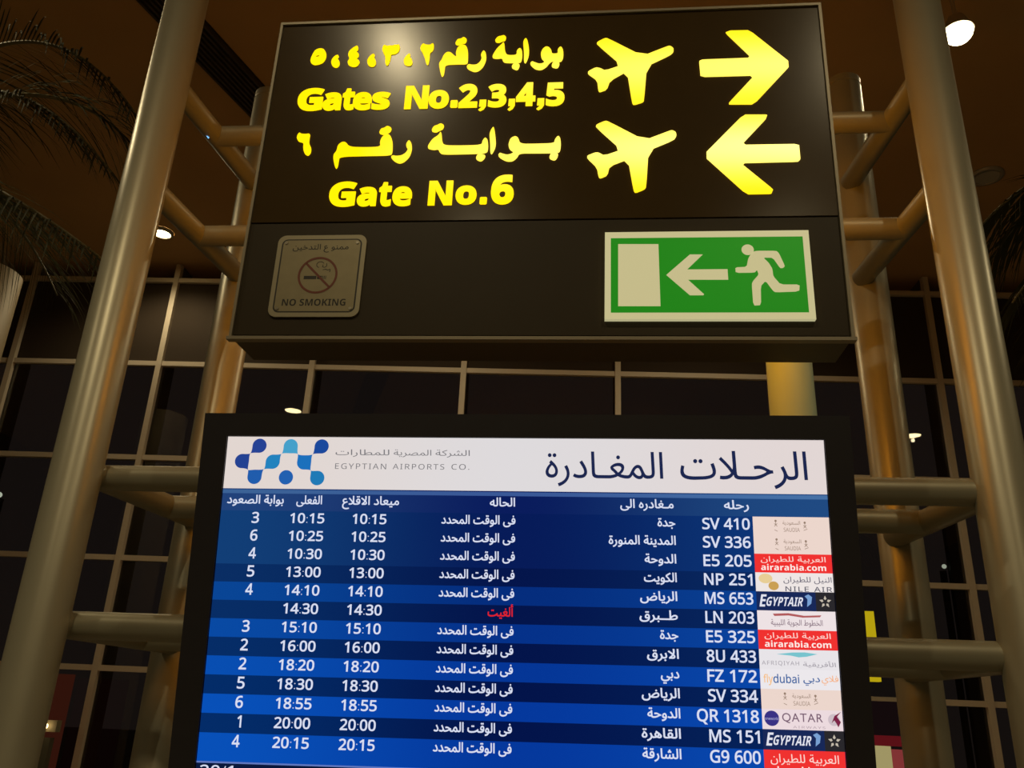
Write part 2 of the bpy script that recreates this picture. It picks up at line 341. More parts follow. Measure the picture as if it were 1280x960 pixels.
exit=[[(0.1819,-0.213),(0.6843,-0.2142),(0.6856,-0.4555),(0.1832,-0.4554)],[(0.1968,-0.2301),(0.6693,-0.232),(0.6701,-0.4378),(0.1983,-0.4383)],[(0.2155,-0.2481),(0.316,-0.2492),(0.3184,-0.4212),(0.2155,-0.421)],[(0.393,-0.2792),(0.4248,-0.2795),(0.3856,-0.321),(0.4833,-0.3208),(0.4838,-0.3502),(0.3869,-0.3496),(0.4241,-0.3889),(0.4224,-0.3921),(0.3899,-0.392),(0.3337,-0.336)],[(0.5555,-0.2705),(0.6035,-0.271),(0.6093,-0.2773),(0.6216,-0.3132),(0.6171,-0.3188),(0.6096,-0.3193),(0.594,-0.2906),(0.5712,-0.2899),(0.5829,-0.3034),(0.591,-0.3201),(0.5922,-0.3414),(0.6081,-0.3635),(0.6531,-0.3637),(0.6509,-0.3827),(0.5945,-0.3848),(0.5887,-0.3802),(0.573,-0.3539),(0.5607,-0.3679),(0.5587,-0.4189),(0.5402,-0.4203),(0.5395,-0.3622),(0.5429,-0.3538),(0.5574,-0.3364),(0.554,-0.3236),(0.5482,-0.3312),(0.5025,-0.3314),(0.5023,-0.3161),(0.5295,-0.3149),(0.5348,-0.291),(0.5449,-0.2743)],[(0.5193,-0.2658),(0.5241,-0.2538),(0.5348,-0.249),(0.5451,-0.254),(0.5487,-0.2661),(0.5438,-0.2781),(0.5332,-0.2829),(0.5229,-0.278)]]
ns=[[(-0.678,-0.4436),(-0.6818,-0.2064),(-0.442,-0.2093),(-0.4368,-0.4451)],[(-0.665,-0.4323),(-0.6705,-0.2186),(-0.4523,-0.2211),(-0.4499,-0.4326)],[(-0.6498,-0.4167),(-0.6568,-0.2284),(-0.4608,-0.2305),(-0.4594,-0.4171)]]
ns_txt=[[(-0.6449,-0.4139),(-0.4767,-0.3917)],[(-0.6367,-0.2555),(-0.4859,-0.2347)],[(-0.6124,-0.3264),(-0.5068,-0.3241),(-0.5611,-0.274),(-0.5603,-0.3786)],[(-0.5961,-0.3381),(-0.5625,-0.3281)],[(-0.5492,-0.3384),(-0.537,-0.3283)],[(-0.5942,-0.2899),(-0.5263,-0.363)],[(-0.566,-0.2887),(-0.536,-0.3036)],[(-0.6637,-0.2283),(-0.4633,-0.232),(-0.657,-0.4224),(-0.4588,-0.4227)],[(-0.5505,-0.3166),(-0.5228,-0.324)]]
LATIN=[[('G', -0.6867, 0.1925, -0.6125, 0.2692), ('a', -0.6126, 0.1917, -0.5592, 0.2522), ('t', -0.5567, 0.1914, -0.5218, 0.2642), ('e', -0.525, 0.1902, -0.4714, 0.2504), ('s', -0.4705, 0.1904, -0.4188, 0.2494)], [('N', -0.3766, 0.1899, -0.3098, 0.2671), ('o', -0.309, 0.1887, -0.2516, 0.2499), ('.', -0.2465, 0.1904, -0.2265, 0.2142)], [('2', -0.2251, 0.1892, -0.1712, 0.2678), (',', -0.1672, 0.1767, -0.1462, 0.2131), ('3', -0.1422, 0.1878, -0.0904, 0.2649), (',', -0.0859, 0.1754, -0.0663, 0.2135), ('4', -0.064, 0.1898, -0.0103, 0.2671), (',', -0.0067, 0.1748, 0.0143, 0.2128), ('5', 0.0186, 0.1872, 0.0697, 0.2642)], [('G', -0.5578, -0.1206, -0.4845, -0.0433), ('a', -0.4796, -0.1206, -0.427, -0.0612), ('t', -0.4209, -0.1214, -0.387, -0.0473), ('e', -0.3833, -0.1215, -0.3305, -0.0613)], [('N', -0.2858, -0.1204, -0.221, -0.0458), ('o', -0.2124, -0.1198, -0.1563, -0.0618), ('.', -0.1472, -0.1195, -0.1283, -0.0983)], [('6', -0.1183, -0.1207, -0.0575, -0.0306)]]

# ------------------------------------------------------------------ materials
M_POLE = pbr('painted_steel', (0.41, 0.39, 0.295), rough=0.36, metal=0.30, spec=0.5, noise=0.06, scale=6, bump=0.04)
M_TUBE = pbr('painted_steel_tube', (0.29, 0.275, 0.20), rough=0.42, metal=0.25, noise=0.06, scale=6)
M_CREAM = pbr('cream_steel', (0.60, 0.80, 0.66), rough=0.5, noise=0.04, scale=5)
M_CEIL = pbr('brown_ceiling', (0.56, 0.34, 0.135), rough=0.75, noise=0.16, scale=1.1, bump=0.05)
M_FLOOR = pbr('hall_floor_stone', (0.30, 0.26, 0.20), rough=0.25, noise=0.12, scale=1.5)
M_WALL = pbr('hall_wall_plaster', (0.22, 0.16, 0.10), rough=0.85, noise=0.08, scale=2)
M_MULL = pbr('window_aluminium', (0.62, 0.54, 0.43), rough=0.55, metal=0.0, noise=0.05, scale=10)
M_MATTE = pbr('matte_dark', (0.045, 0.032, 0.022), rough=0.8, spec=0.2)
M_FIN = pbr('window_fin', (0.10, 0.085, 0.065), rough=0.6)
M_FACE = pbr('sign_face_acrylic', (0.058, 0.036, 0.012), rough=0.20, spec=0.20, noise=0.10, scale=14, bump=0.03)
M_LOWER = pbr('sign_lower_panel', (0.036, 0.026, 0.012), rough=0.45, spec=0.2, noise=0.08, scale=14, bump=0.03)
M_FRAME = pbr('sign_frame_metal', (0.27, 0.235, 0.17), rough=0.45, metal=0.4)
M_CASE = pbr('sign_case', (0.075, 0.062, 0.045), rough=0.5, metal=0.3, noise=0.06, scale=10)
M_BEZEL = pbr('display_housing', (0.022, 0.021, 0.027), rough=0.42, spec=0.5, noise=0.1, scale=20)
M_PLATE = pbr('brushed_plate', (0.27, 0.235, 0.145), rough=0.45, metal=0.45, noise=0.12, scale=30)
M_PLATE2 = pbr('plate_border', (0.33, 0.295, 0.20), rough=0.45, metal=0.35)
M_INK = pbr('black_print', (0.015, 0.013, 0.010), rough=0.5)
M_REDINK = pbr('dark_red_print', (0.16, 0.03, 0.012), rough=0.5)
M_SCREW = pbr('screw_metal', (0.45, 0.42, 0.34), rough=0.3, metal=0.9)
M_DARK = pbr('dark_slats', (0.030, 0.022, 0.014), rough=0.6)
M_LEAF = pbr('palm_leaf', (0.055, 0.058, 0.022), rough=0.8, spec=0.15, noise=0.25, scale=12)
M_RACHIS = pbr('palm_midrib', (0.17, 0.16, 0.075), rough=0.5, noise=0.15, scale=12)
M_BARK = pbr('palm_bark', (0.12, 0.085, 0.05), rough=0.9, noise=0.3, scale=18, bump=0.6)
M_RIM = pbr('downlight_rim', (0.45, 0.42, 0.36), rough=0.4, metal=0.3)

def letter_mat():
    """backlit yellow lettering: two fluorescent tubes behind the face make it whiter where they pass"""
    m = bpy.data.materials.new('backlit_yellow'); m.use_nodes = True; nt = m.node_tree; nt.nodes.clear(); L = nt.links
    out = nt.nodes.new('ShaderNodeOutputMaterial'); e = nt.nodes.new('ShaderNodeEmission')
    tc = nt.nodes.new('ShaderNodeTexCoord'); sp = nt.nodes.new('ShaderNodeSeparateXYZ'); L.new(tc.outputs['Object'], sp.inputs[0])
    def math_(op, a, b=None, c=None):
        n = nt.nodes.new('ShaderNodeMath'); n.operation = op
        for i, v in enumerate((a, b, c)):
            if v is None: continue
            if isinstance(v, (int, float)): n.inputs[i].default_value = v
            else: L.new(v, n.inputs[i])
        return n.outputs[0]
    def bump(z0, w):
        d = math_('DIVIDE', math_('SUBTRACT', sp.outputs['Z'], z0), w)
        return math_('POWER', 2.718, math_('MULTIPLY', math_('MULTIPLY', d, d), -1.0))
    t = math_('ADD', bump(0.045, 0.075), math_('MULTIPLY', bump(0.30, 0.075), 0.55))
    r = math_('ADD', math_('MULTIPLY', sp.outputs['X'], 0.85), 0.42)   # tubes burn brighter towards the symbols
    t = math_('MULTIPLY', t, r)
    mx = nt.nodes.new('ShaderNodeMix'); mx.data_type = 'RGBA'; mx.clamp_factor = True
    mx.inputs[6].default_value = (1.30, 0.93, 0.002, 1); mx.inputs[7].default_value = (1.9, 1.65, 0.40, 1)
    L.new(t, mx.inputs[0]); L.new(mx.outputs[2], e.inputs[0]); e.inputs[1].default_value = 1.0
    L.new(e.outputs[0], out.inputs[0])
    return m
M_YEL = letter_mat()

def glass_mat():
    m = bpy.data.materials.new('night_glass'); m.use_nodes = True; nt = m.node_tree; nt.nodes.clear(); L = nt.links
    out = nt.nodes.new('ShaderNodeOutputMaterial'); mix = nt.nodes.new('ShaderNodeMixShader')
    tr = nt.nodes.new('ShaderNodeBsdfTransparent'); tr.inputs[0].default_value = (0.72, 0.72, 0.70, 1)
    gl = nt.nodes.new('ShaderNodeBsdfGlossy'); gl.inputs[0].default_value = (0.9, 0.9, 0.9, 1); gl.inputs[1].default_value = 0.0
    fr = nt.nodes.new('ShaderNodeFresnel'); fr.inputs[0].default_value = 1.55
    L.new(fr.outputs[0], mix.inputs[0]); L.new(tr.outputs[0], mix.inputs[1]); L.new(gl.outputs[0], mix.inputs[2]); L.new(mix.outputs[0], out.inputs[0])
    return m
M_GLASS = glass_mat()

# ------------------------------------------------------------------ the hall shell
tag(MB().box((-10.2, -8.2, -0.2), (10.2, 9.2, 0)).build('floor', M_FLOOR), kind='structure')
tag(MB().box((-10.2, -8.2, CEIL), (10.2, 9.2, CEIL + 0.2)).build('ceiling', M_CEIL), kind='structure')
tag(MB().box((-10.2, -8.2, 0), (-10.0, 7.5, CEIL)).build('wall_left', M_WALL), kind='structure')
tag(MB().box((10.0, -8.2, 0), (10.2, 8.4, CEIL)).build('wall_right', M_WALL), kind='structure')
tag(MB().box((-10.0, -8.2, 0), (10.0, -8.0, CEIL)).build('wall_rear', M_WALL), kind='structure')
tag(MB().box((-60, 9.3, -0.3), (60, 70, -0.05)).build('ground_outside', pbr('night_tarmac', (0.02, 0.02, 0.022), rough=0.9)), kind='structure')

# curtain wall of glass: local x along the wall, local y outwards
GA = math.radians(2.7)
win = empty('window_1', (-1.311, 8.0, 0), (0, 0, GA)); tag(win, kind='structure')
TZ = [0.06, 0.93, 1.922, 2.919, 3.912, 4.925, 5.90]
MX = [-8.6+0.0, -7.92, -6.335, -4.755, -3.172, -1.568, 0.0, 1.563, 3.15, 4.742, 6.32, 7.90, 9.48, 11.0]
MX = MX[1:]
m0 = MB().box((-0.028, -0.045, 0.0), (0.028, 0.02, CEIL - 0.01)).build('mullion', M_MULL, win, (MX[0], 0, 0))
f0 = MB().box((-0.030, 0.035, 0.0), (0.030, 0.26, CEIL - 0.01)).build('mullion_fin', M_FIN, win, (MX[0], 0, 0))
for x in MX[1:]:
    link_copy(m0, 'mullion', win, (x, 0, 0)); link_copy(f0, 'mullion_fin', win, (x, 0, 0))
for i in range(len(MX) - 1):
    xa, xb = MX[i] + 0.029, MX[i+1] - 0.029
    for z in TZ:
        MB().box((xa, -0.035, z - 0.025), (xb, 0.02, z + 0.025)).build('transom', M_MULL, win)
    for j in range(len(TZ) - 1):
        MB().box((xa, 0.004, TZ[j] + 0.026), (xb, 0.012, TZ[j+1] - 0.026)).build('pane' if j < 5 - 0 and TZ[j] < 4.9 else 'matte_panel', M_GLASS if TZ[j] < 4.9 else M_MATTE, win)  # top row made of added matte panels so no lamp mirrors there

# ------------------------------------------------------------------ tubular steel gantry that carries sign and display
LF, RF, LR, RR = (-1.475, 2.26), (1.08, 2.31), (-1.403, 2.905), (1.027, 2.95)
gan = tag(empty('sign_gantry', (-0.19, 2.6, 0)), 'grey painted tubular steel frame standing on four round posts', 'frame')
GO = Vector((-0.19, 2.6, 0))
def g(p): return Vector(p) - GO
PR, TR = 0.07, 0.0375
for nm, (x, y), top in (('front_post', LF, 5.6), ('front_post', RF, 5.6), ('rear_post', LR, 4.10), ('rear_post', RR, 4.13)):
    MB().tube(g((x, y, 0)), g((x, y, top)), PR, 56, crown=0.008).build(nm, M_POLE, gan)
    if top < 5: MB().tube(g((x, y, top - 0.035)), g((x, y, top - 0.030)), PR + 0.0015, 56).build('post_cap_seam', M_TUBE, gan)
    MB().tube(g((x, y, 0.001)), g((x, y, 0.018)), 0.13, 32).build('base_flange', M_POLE, gan)
SIDE = (((-1.447, 2.275), (-1.383, 2.862)), ((1.058, 2.325), (0.994, 2.905)))   # plan of the side tubes, front post to rear post
def side_x(k, y):
    (xa, ya), (xb, yb) = SIDE[k]; return xa + (xb - xa) * (y - ya) / (yb - ya)
for z in (3.612, 3.190, 2.225, 1.805):
    for (pa, pb) in SIDE:
        MB().tube(g((*pa, z)), g((*pb, z)), TR, 32, crown=0.004).build('side_tube', M_TUBE, gan)
# cross tubes between the side tubes
for z, y in ((3.612, 2.545), (3.190, 2.565), (2.225, 2.335), (2.225, 2.69), (1.805, 2.335), (1.805, 2.69)):
    MB().tube(g((side_x(0, y), y, z)), g((side_x(1, y), y, z)), TR, 32).build('cross_tube', M_TUBE, gan)
# hangers from cross tubes to sign and display
for x in (-0.62, 0.30):
    for z in (3.612-0.02, 3.190-0.02):
        MB().box(g((x, 2.09, z - 0.02)), g((x + 0.04, 2.56, z + 0.02))).build('sign_bracket', M_TUBE, gan)
    for z in (2.225, 1.805):
        MB().box(g((x, 2.10, z - 0.02)), g((x + 0.04, 2.30, z + 0.02))).build('display_bracket', M_TUBE, gan)
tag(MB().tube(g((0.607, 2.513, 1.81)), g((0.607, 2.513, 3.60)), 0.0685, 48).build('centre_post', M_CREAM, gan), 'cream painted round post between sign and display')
# blue highlight on the left upper side tube, put in as a glowing disc
b = MB().tube(g((-1.4255, 2.50, 3.583)), g((-1.4315, 2.50, 3.578)), 0.009, 16)
tag(b.build('blue_glint', glow((120, 190, 255), 1.5), gan), 'tiny pale blue highlight on the tube')

# ------------------------------------------------------------------ hanging direction sign
SGL = Vector((-0.15244, 1.89932, 2.98638))
sgn = tag(empty('gate_sign', SGL, tuple(math.radians(a) for a in (1.75, 0.28, -0.48)), 'YXZ'),
          'large dark hanging airport sign with yellow lit gate numbers, aeroplanes and arrows', 'sign')
HW, HH, DP = 0.7725, 0.5065, 0.152
SEAM = -0.167
MB().box((-HW + 0.006, 0.012, -HH + 0.004), (HW - 0.006, DP, HH - 0.004)).build('casing', M_CASE, sgn)
fp = MB().box((-HW + 0.008, 0.0, SEAM + 0.002), (HW - 0.008, 0.0115, HH - 0.008)); fp.build('upper_panel', M_FACE, sgn)
fp = MB().box((-HW + 0.008, 0.002, -HH + 0.014), (HW - 0.008, 0.0115, SEAM - 0.002)); fp.build('lower_panel', M_LOWER, sgn)
fr = MB().box((-HW, -0.006, HH - 0.008), (HW, 0.03, HH)).box((-HW, -0.006, -HH + 0.006), (-HW + 0.0075, 0.03, HH - 0.0085)).box((HW - 0.0075, -0.006, -HH + 0.006), (HW, 0.03, HH - 0.0085))
fr.build('frame', M_FRAME, sgn)
MB().box((-HW - 0.003, -0.012, -HH - 0.003), (HW + 0.003, 0.010, -HH + 0.0055)).build('bottom_rail', M_FRAME, sgn)
MB().box((-HW + 0.003, 0.010, SEAM - 0.0018), (HW - 0.01, 0.0118, SEAM + 0.0018)).build('seam', M_INK, sgn)
# the sign is double sided: a lit amber face at the back
MB().box((-HW + 0.05, DP, SEAM + 0.05), (HW - 0.05, DP + 0.004, HH - 0.05)).build('rear_lit_panel', glow((255, 160, 24), 5.2), sgn)
Y0, Y1 = -0.0035, 0.0
m = MB()
for i, p in enumerate(L1):
    m.poly(chaikin(p, 2), Y0, Y1, holes=[chaikin(L1hole, 2)] if i == len(L1) - 1 else ())
m.build('arabic_lettering', M_YEL, sgn)
m = MB()
for p in L3: m.poly(chaikin(p, 2), Y0, Y1)
m.build('arabic_lettering', M_YEL, sgn)
# latin letters, each set into its own rectangle; full stops and commas are cut as plain shapes
for word in LATIN:
    m = MB()
    for ch, x0_, z0_, x1_, z1_ in word:
        if ch == '.':
            m.poly(chaikin([(x0_, z0_), (x1_, z0_), (x1_ + .0006, z1_), (x0_ + .0006, z1_)], 1, 0.12), Y0, Y1)
        elif ch == ',':
            w_, h_ = x1_ - x0_, z1_ - z0_
            m.poly([(x0_ + .12*w_, z1_), (x1_, z1_), (x1_, z0_ + .45*h_), (x0_ + .72*w_, z0_ + .16*h_), (x0_ + .28*w_, z0_), (x0_ + .02*w_, z0_ + .10*h_), (x0_ + .36*w_, z0_ + .30*h_), (x0_ + .44*w_, z0_ + .42*h_), (x0_ + .08*w_, z0_ + .42*h_)], Y0, Y1)
        else:
            fit(m, sans(ch, True), x0_, z0_, x1_, z1_, Y0, off=0.030, thick=0.0035)
    m.build('latin_lettering', M_YEL, sgn)
for p in pl: MB().poly(chaikin(p, 1, 0.2), Y0, Y1).build('aeroplane_symbol', M_YEL, sgn)
for p in arr: MB().poly(chaikin(p, 1, 0.08), Y0, Y1).build('arrow_symbol', M_YEL, sgn)

# no smoking plate screwed on the lower panel
nsp = tag(empty('no_smoking_plate', (0, 0, 0)), 'small square metal no smoking plate screwed to the dark lower panel', 'plate')
nsp.parent = None
nsp.rotation_mode = 'YXZ'; nsp.rotation_euler = sgn.rotation_euler
RS = sgn.rotation_euler.to_matrix()
NC = Vector((-0.5595, 0, -0.3265))
nsp.location = SGL + RS @ NC
def ns(x, z): return (x - NC.x, z - NC.z)
x0, z0 = ns(-0.6795, -0.4445); x1, z1 = ns(-0.4395, -0.2080)
MB().poly(rrect(x0, z0, x1, z1, 0.022), -0.0035, 0.0018).build('border', M_PLATE2, nsp)
x0, z0 = ns(-0.6680, -0.4325); x1, z1 = ns(-0.4510, -0.2198)
MB().poly(rrect(x0, z0, x1, z1, 0.016), -0.0037).build('black_line', M_INK, nsp)
x0, z0 = ns(-0.6640, -0.4290); x1, z1 = ns(-0.4550, -0.2232)
MB().poly(rrect(x0, z0, x1, z1, 0.013), -0.0040).build('plate_face', M_PLATE, nsp)
m = MB(); a, c = ns(-0.6449, -0.4139), ns(-0.4767, -0.3945)
fit(m, sans('NO SMOKING', True), a[0], a[1], c[0], c[1], -0.0043, off=0.0); m.build('latin_lettering', M_INK, nsp)
m = MB(); a, c = ns(-0.6367, -0.2600), ns(-0.4859, -0.2347)
fit(m, 'ممنو ع التدخين', a[0], a[1], c[0], c[1], -0.0043, off=0.008); m.build('arabic_lettering', M_INK, nsp)
m = MB(); cx, cz = ns(-0.5598, -0.3262)
m.line(*ns(-0.5961, -0.3330), *ns(-0.5625, -0.3330), 0.0095, -0.0043)
m.line(*ns(-0.5600, -0.3330), *ns(-0.5480, -0.3330), 0.0095, -0.0043)
for k in range(3): m.line(*ns(-0.5455 + k*0.004, -0.3282), *ns(-0.5455 + k*0.004, -0.3378), 0.0018, -0.0043)
def curl(pts, w):
    for (ax, az), (bx_, bz) in zip(pts, pts[1:]): m.line(ax, az, bx_, bz, w, -0.0043)
curl([ns(-0.5560 + 0.010*math.cos(t), -0.2960 + 0.009*math.sin(t)) for t in [0.4 + 0.5*i for i in range(9)]], 0.0018)
curl([ns(x, z) for x, z in ((-0.5395, -0.292), (-0.5385, -0.300), (-0.5440, -0.304), (-0.5500, -0.302), (-0.5480, -0.296))], 0.0018)
curl([ns(x, z) for x, z in ((-0.5480, -0.311), (-0.5400, -0.309), (-0.5350, -0.312), (-0.5280, -0.309), (-0.5290, -0.318))], 0.0018)
m.build('cigarette_symbol', M_INK, nsp)
m = MB(); m.ring(cx, cz, 0.0530, 0.0058, -0.0046); d = 0.0490*math.sqrt(0.5); m.line(cx - d, cz + d, cx + d, cz - d, 0.0058, -0.0046)
m.build('ban_symbol', M_REDINK, nsp)
for p in ((-0.6560, -0.2310), (-0.4635, -0.2315), (-0.6555, -0.4215), (-0.4630, -0.4215)):
    x, z = ns(*p); s = MB().disc(x, z, 0.0042, -0.0058, -0.0040, 16); s.build('screw', M_SCREW, nsp)

# green emergency exit plate
EC = Vector((0.4335, 0, -0.3345))
ex = tag(empty('exit_sign', SGL + RS @ EC, tuple(sgn.rotation_euler), 'YXZ'), 'green and cream emergency exit sign with running man, arrow and door', 'sign')
def eo(pts): return [(x - EC.x, z - EC.z) for x, z in pts]
def lit(name, rgb, s):  # glow added to the board's own colours, standing in for light from above
    mm = pbr(name, rgb, rough=0.4, emit=rgb, es=s); return mm
M_GRN = lit('exit_green', (0.002, 0.20, 0.004), 0.85)
M_CRM = lit('exit_cream', (0.50, 0.47, 0.26), 0.85)
bx0 = eo([(0.1825, -0.4555), (0.6855, -0.4555), (0.6848, -0.2135), (0.1822, -0.2135)])
MB().poly(bx0, -0.012, 0.0018).build('cream_board', M_CRM, ex)
MB().poly(eo([(0.1977, -0.4382), (0.6700, -0.4380), (0.6694, -0.2312), (0.1970, -0.2310)]), -0.0124).build('green_field', M_GRN, ex)
MB().poly(eo(exit[2]), -0.0128).build('door_symbol', M_CRM, ex)
MB().poly(eo(exit[3]), -0.0128).build('arrow_symbol', M_CRM, ex)
m = MB().poly(chaikin(eo(exit[4]), 1, 0.15), -0.0128); hx, hz = 0.5345 - EC.x, -0.2675 - EC.z
m.disc(hx, hz, 0.0150, -0.0128); m.build('running_man_symbol', M_CRM, ex)

# ------------------------------------------------------------------ flight information display
DL = Vector((-0.169, 1.957, 1.864))
dis = tag(empty('flight_display', DL, tuple(math.radians(a) for a in (8.08, -0.76, 1.37)), 'YXZ'),
          'large black framed screen listing departing flights in Arabic on blue rows', 'display')
ZT, ZB, XL, XR = 0.3635, -0.424, -0.7000, 0.7010
BT, BB, BL, BR = 0.4190, -0.480, -0.7600, 0.7610
m = MB()
for a, b in (((BL, -0.004, ZT), (BR, 0.012, BT)), ((BL, -0.004, BB), (BR, 0.012, ZB)), ((BL, -0.004, ZB), (XL, 0.012, ZT)), ((XR, -0.004, ZB), (BR, 0.012, ZT))): m.box(a, b)
m.build('bezel', M_BEZEL, dis)
MB().box((BL + 0.004, 0.012, BB + 0.004), (BR - 0.004, 0.085, BT - 0.004)).build('housing', M_BEZEL, dis)
MB().box((XL, 0.002, ZB), (XR, 0.0118, ZT)).build('screen_glass', M_BEZEL, dis)

def band_mat(name, left, mid, right, s=1.0):
    m = bpy.data.materials.new(name); m.use_nodes = True; nt = m.node_tree; nt.nodes.clear(); L = nt.links
    out = nt.nodes.new('ShaderNodeOutputMaterial'); e = nt.nodes.new('ShaderNodeEmission'); tc = nt.nodes.new('ShaderNodeTexCoord')
    sp = nt.nodes.new('ShaderNodeSeparateXYZ'); L.new(tc.outputs['Object'], sp.inputs[0])
    mr = nt.nodes.new('ShaderNodeMapRange'); mr.inputs[1].default_value = XL; mr.inputs[2].default_value = XR; L.new(sp.outputs['X'], mr.inputs[0])
    cr = nt.nodes.new('ShaderNodeValToRGB'); cr.color_ramp.interpolation = 'EASE'
    el = cr.color_ramp.elements; el[0].position = 0.0; el[0].color = (*lin(left), 1); el[1].position = 1.0; el[1].color = (*lin(right), 1)
    k = el.new(0.50); k.color = (*lin(mid), 1)
    L.new(mr.outputs[0], cr.inputs[0]); L.new(cr.outputs[0], e.inputs[0]); e.inputs[1].default_value = s; L.new(e.outputs[0], out.inputs[0])
    return m
TW = glow((216, 222, 242)); RED = glow((225, 35, 45)); NAVY = glow((28, 38, 78)); GREY = glow((120, 118, 122))
# header banner
ban = MB().rect(XL + 0.001, 0.2385, XR - 0.001, ZT - 0.001, 0.0008).build('title_banner', band_mat('banner_white', (226, 214, 208), (222, 218, 220), (226, 214, 212)), dis)
Y = 0.0002
fit(MB(), 'المغـادرة', 0.064, 0.2507, 0.3343, 0.3325, Y, off=0.004).build('title_lettering', NAVY, ban)
fit(MB(), 'الرحـلات', 0.3732, 0.2493, 0.6594, 0.3362, Y, off=0.004).build('title_lettering', NAVY, ban)
m = MB(); fit(m, 'الشركة', -0.1950, 0.3155, -0.1139, 0.3340, Y); fit(m, 'المصرية', -0.2945, 0.3155, -0.2050, 0.3340, Y); fit(m, 'للمطارات', -0.4340, 0.3155, -0.3050, 0.3335, Y)
fit(m, sans('EGYPTIAN'), -0.4330, 0.2865, -0.3109, 0.3000, Y, spacing=1.25); fit(m, sans('AIRPORTS'), -0.2953, 0.2870, -0.1730, 0.3000, Y, spacing=1.25); fit(m, sans('CO.'), -0.1562, 0.2872, -0.1140, 0.3005, Y, spacing=1.25)
m.build('company_lettering', GREY, ban)
# company logo of nine linked drops
cols = [(38, 66, 148), (36, 66, 146), (32, 92, 172), (34, 130, 190), (70, 160, 202), (28, 112, 188), (26, 72, 156), (32, 122, 182), (34, 96, 176)]
cells = [(385, 157, [(285, 246)]), (195, 335, [(285, 247), (275, 437)]), (358, 515, [(275, 437), (460, 425)]), (555, 340, [(650, 248), (460, 428)]),
         (750, 160, [(652, 247), (842, 250)]), (920, 345, [(840, 250), (1012, 252), (1003, 437)]), (1110, 160, [(1012, 252)]), (1085, 522, [(1003, 437)]), (723, 517, [])]
lg = MB()
KX, KZ = 0.1385 / 640.0, 0.1385 / 640.0
def lp(x, y): return (-0.6960 + (x - 20) * 0.0002085, 0.3625 - (y - 52) * 0.0002085)
for i, (cx, cy, cor) in enumerate(cells):
    quad = {}
    for (px, py) in cor: quad[(1 if px > cx else -1, 1 if py > cy else -1)] = (px, py)
    P = []
    for k in range(48):
        a = 2*math.pi*(k + 0.5)/48; sx = 1 if math.cos(a) > 0 else -1; sy = 1 if math.sin(a) > 0 else -1
        x, y = cx + 82*math.cos(a), cy + 82*math.sin(a)
        if (sx, sy) in quad:
            qx, qy = quad[(sx, sy)]; t = (abs(math.sin(2*a)))**1.0
            t = t**2.2
            x, y = x*(1-t) + qx*t, y*(1-t) + qy*t
        P.append(lp(x, y))
    lg.poly(P, 0.0002, None, i)
lg.build('company_logo', [glow(c) for c in cols], ban)
# column heading strip
hd = MB().rect(XL + 0.001, 0.1870, XR - 0.001, 0.2385, 0.0008).build('column_heading', band_mat('heading_blue', (34, 66, 122), (10, 28, 92), (32, 74, 130)), dis)
MB().rect(XL + 0.001, 0.2270, XR - 0.001, 0.2360, 0.0004).build('light_stripe', band_mat('stripe_blue', (60, 98, 150), (58, 88, 150), (70, 112, 165)), hd)
HS, HB = 0.0275, 0.2035
for w_, x_, wd_ in (('بوابة الصعود', -0.5500, 0.1364), ('الفعلى', -0.4584, 0.0612), ('ميعاد الاقلاع', -0.2760, 0.1343),
                    ('الحاله', -0.0055, 0.0585), ('مـغادره الى', 0.3560, 0.1207), ('رحله', 0.5245, 0.0555)):
    setl(MB(), w_, x_, HB, HS, Y, width=wd_, off=0.018).build('heading_lettering', TW, hd)

ROWS = [('3', '10:15', 'جدة', 0.040, 'SV 410', 's'), ('6', '10:25', 'المدينة المنورة', 0.1505, 'SV 336', 's'), ('4', '10:30', 'الدوحة', 0.0705, 'E5 205', 'a'),
        ('5', '13:00', 'الكويت', 0.0727, 'NP 251', 'n'), ('4', '14:10', 'الرياض', 0.0820, 'MS 653', 'e'), ('', '14:30', 'طــبرق', 0.0840, 'LN 203', 'l'),
        ('3', '15:10', 'جدة', 0.040, 'E5 325', 'a'), ('2', '16:00', 'الابرق', 0.0690, '8U 433', 'f'), ('2', '18:20', 'دبي', 0.0400, 'FZ 172', 'd'),
        ('5', '18:30', 'الرياض', 0.0820, 'SV 334', 's'), ('6', '18:55', 'الدوحة', 0.0705, 'QR 1318', 'q'), ('1', '20:00', 'القاهرة', 0.0835, 'MS 151', 'e'),
        ('4', '20:15', 'الشارقة', 0.0826, 'G9 600', 'a')]
TX0, TX1 = 0.5315, 0.6998
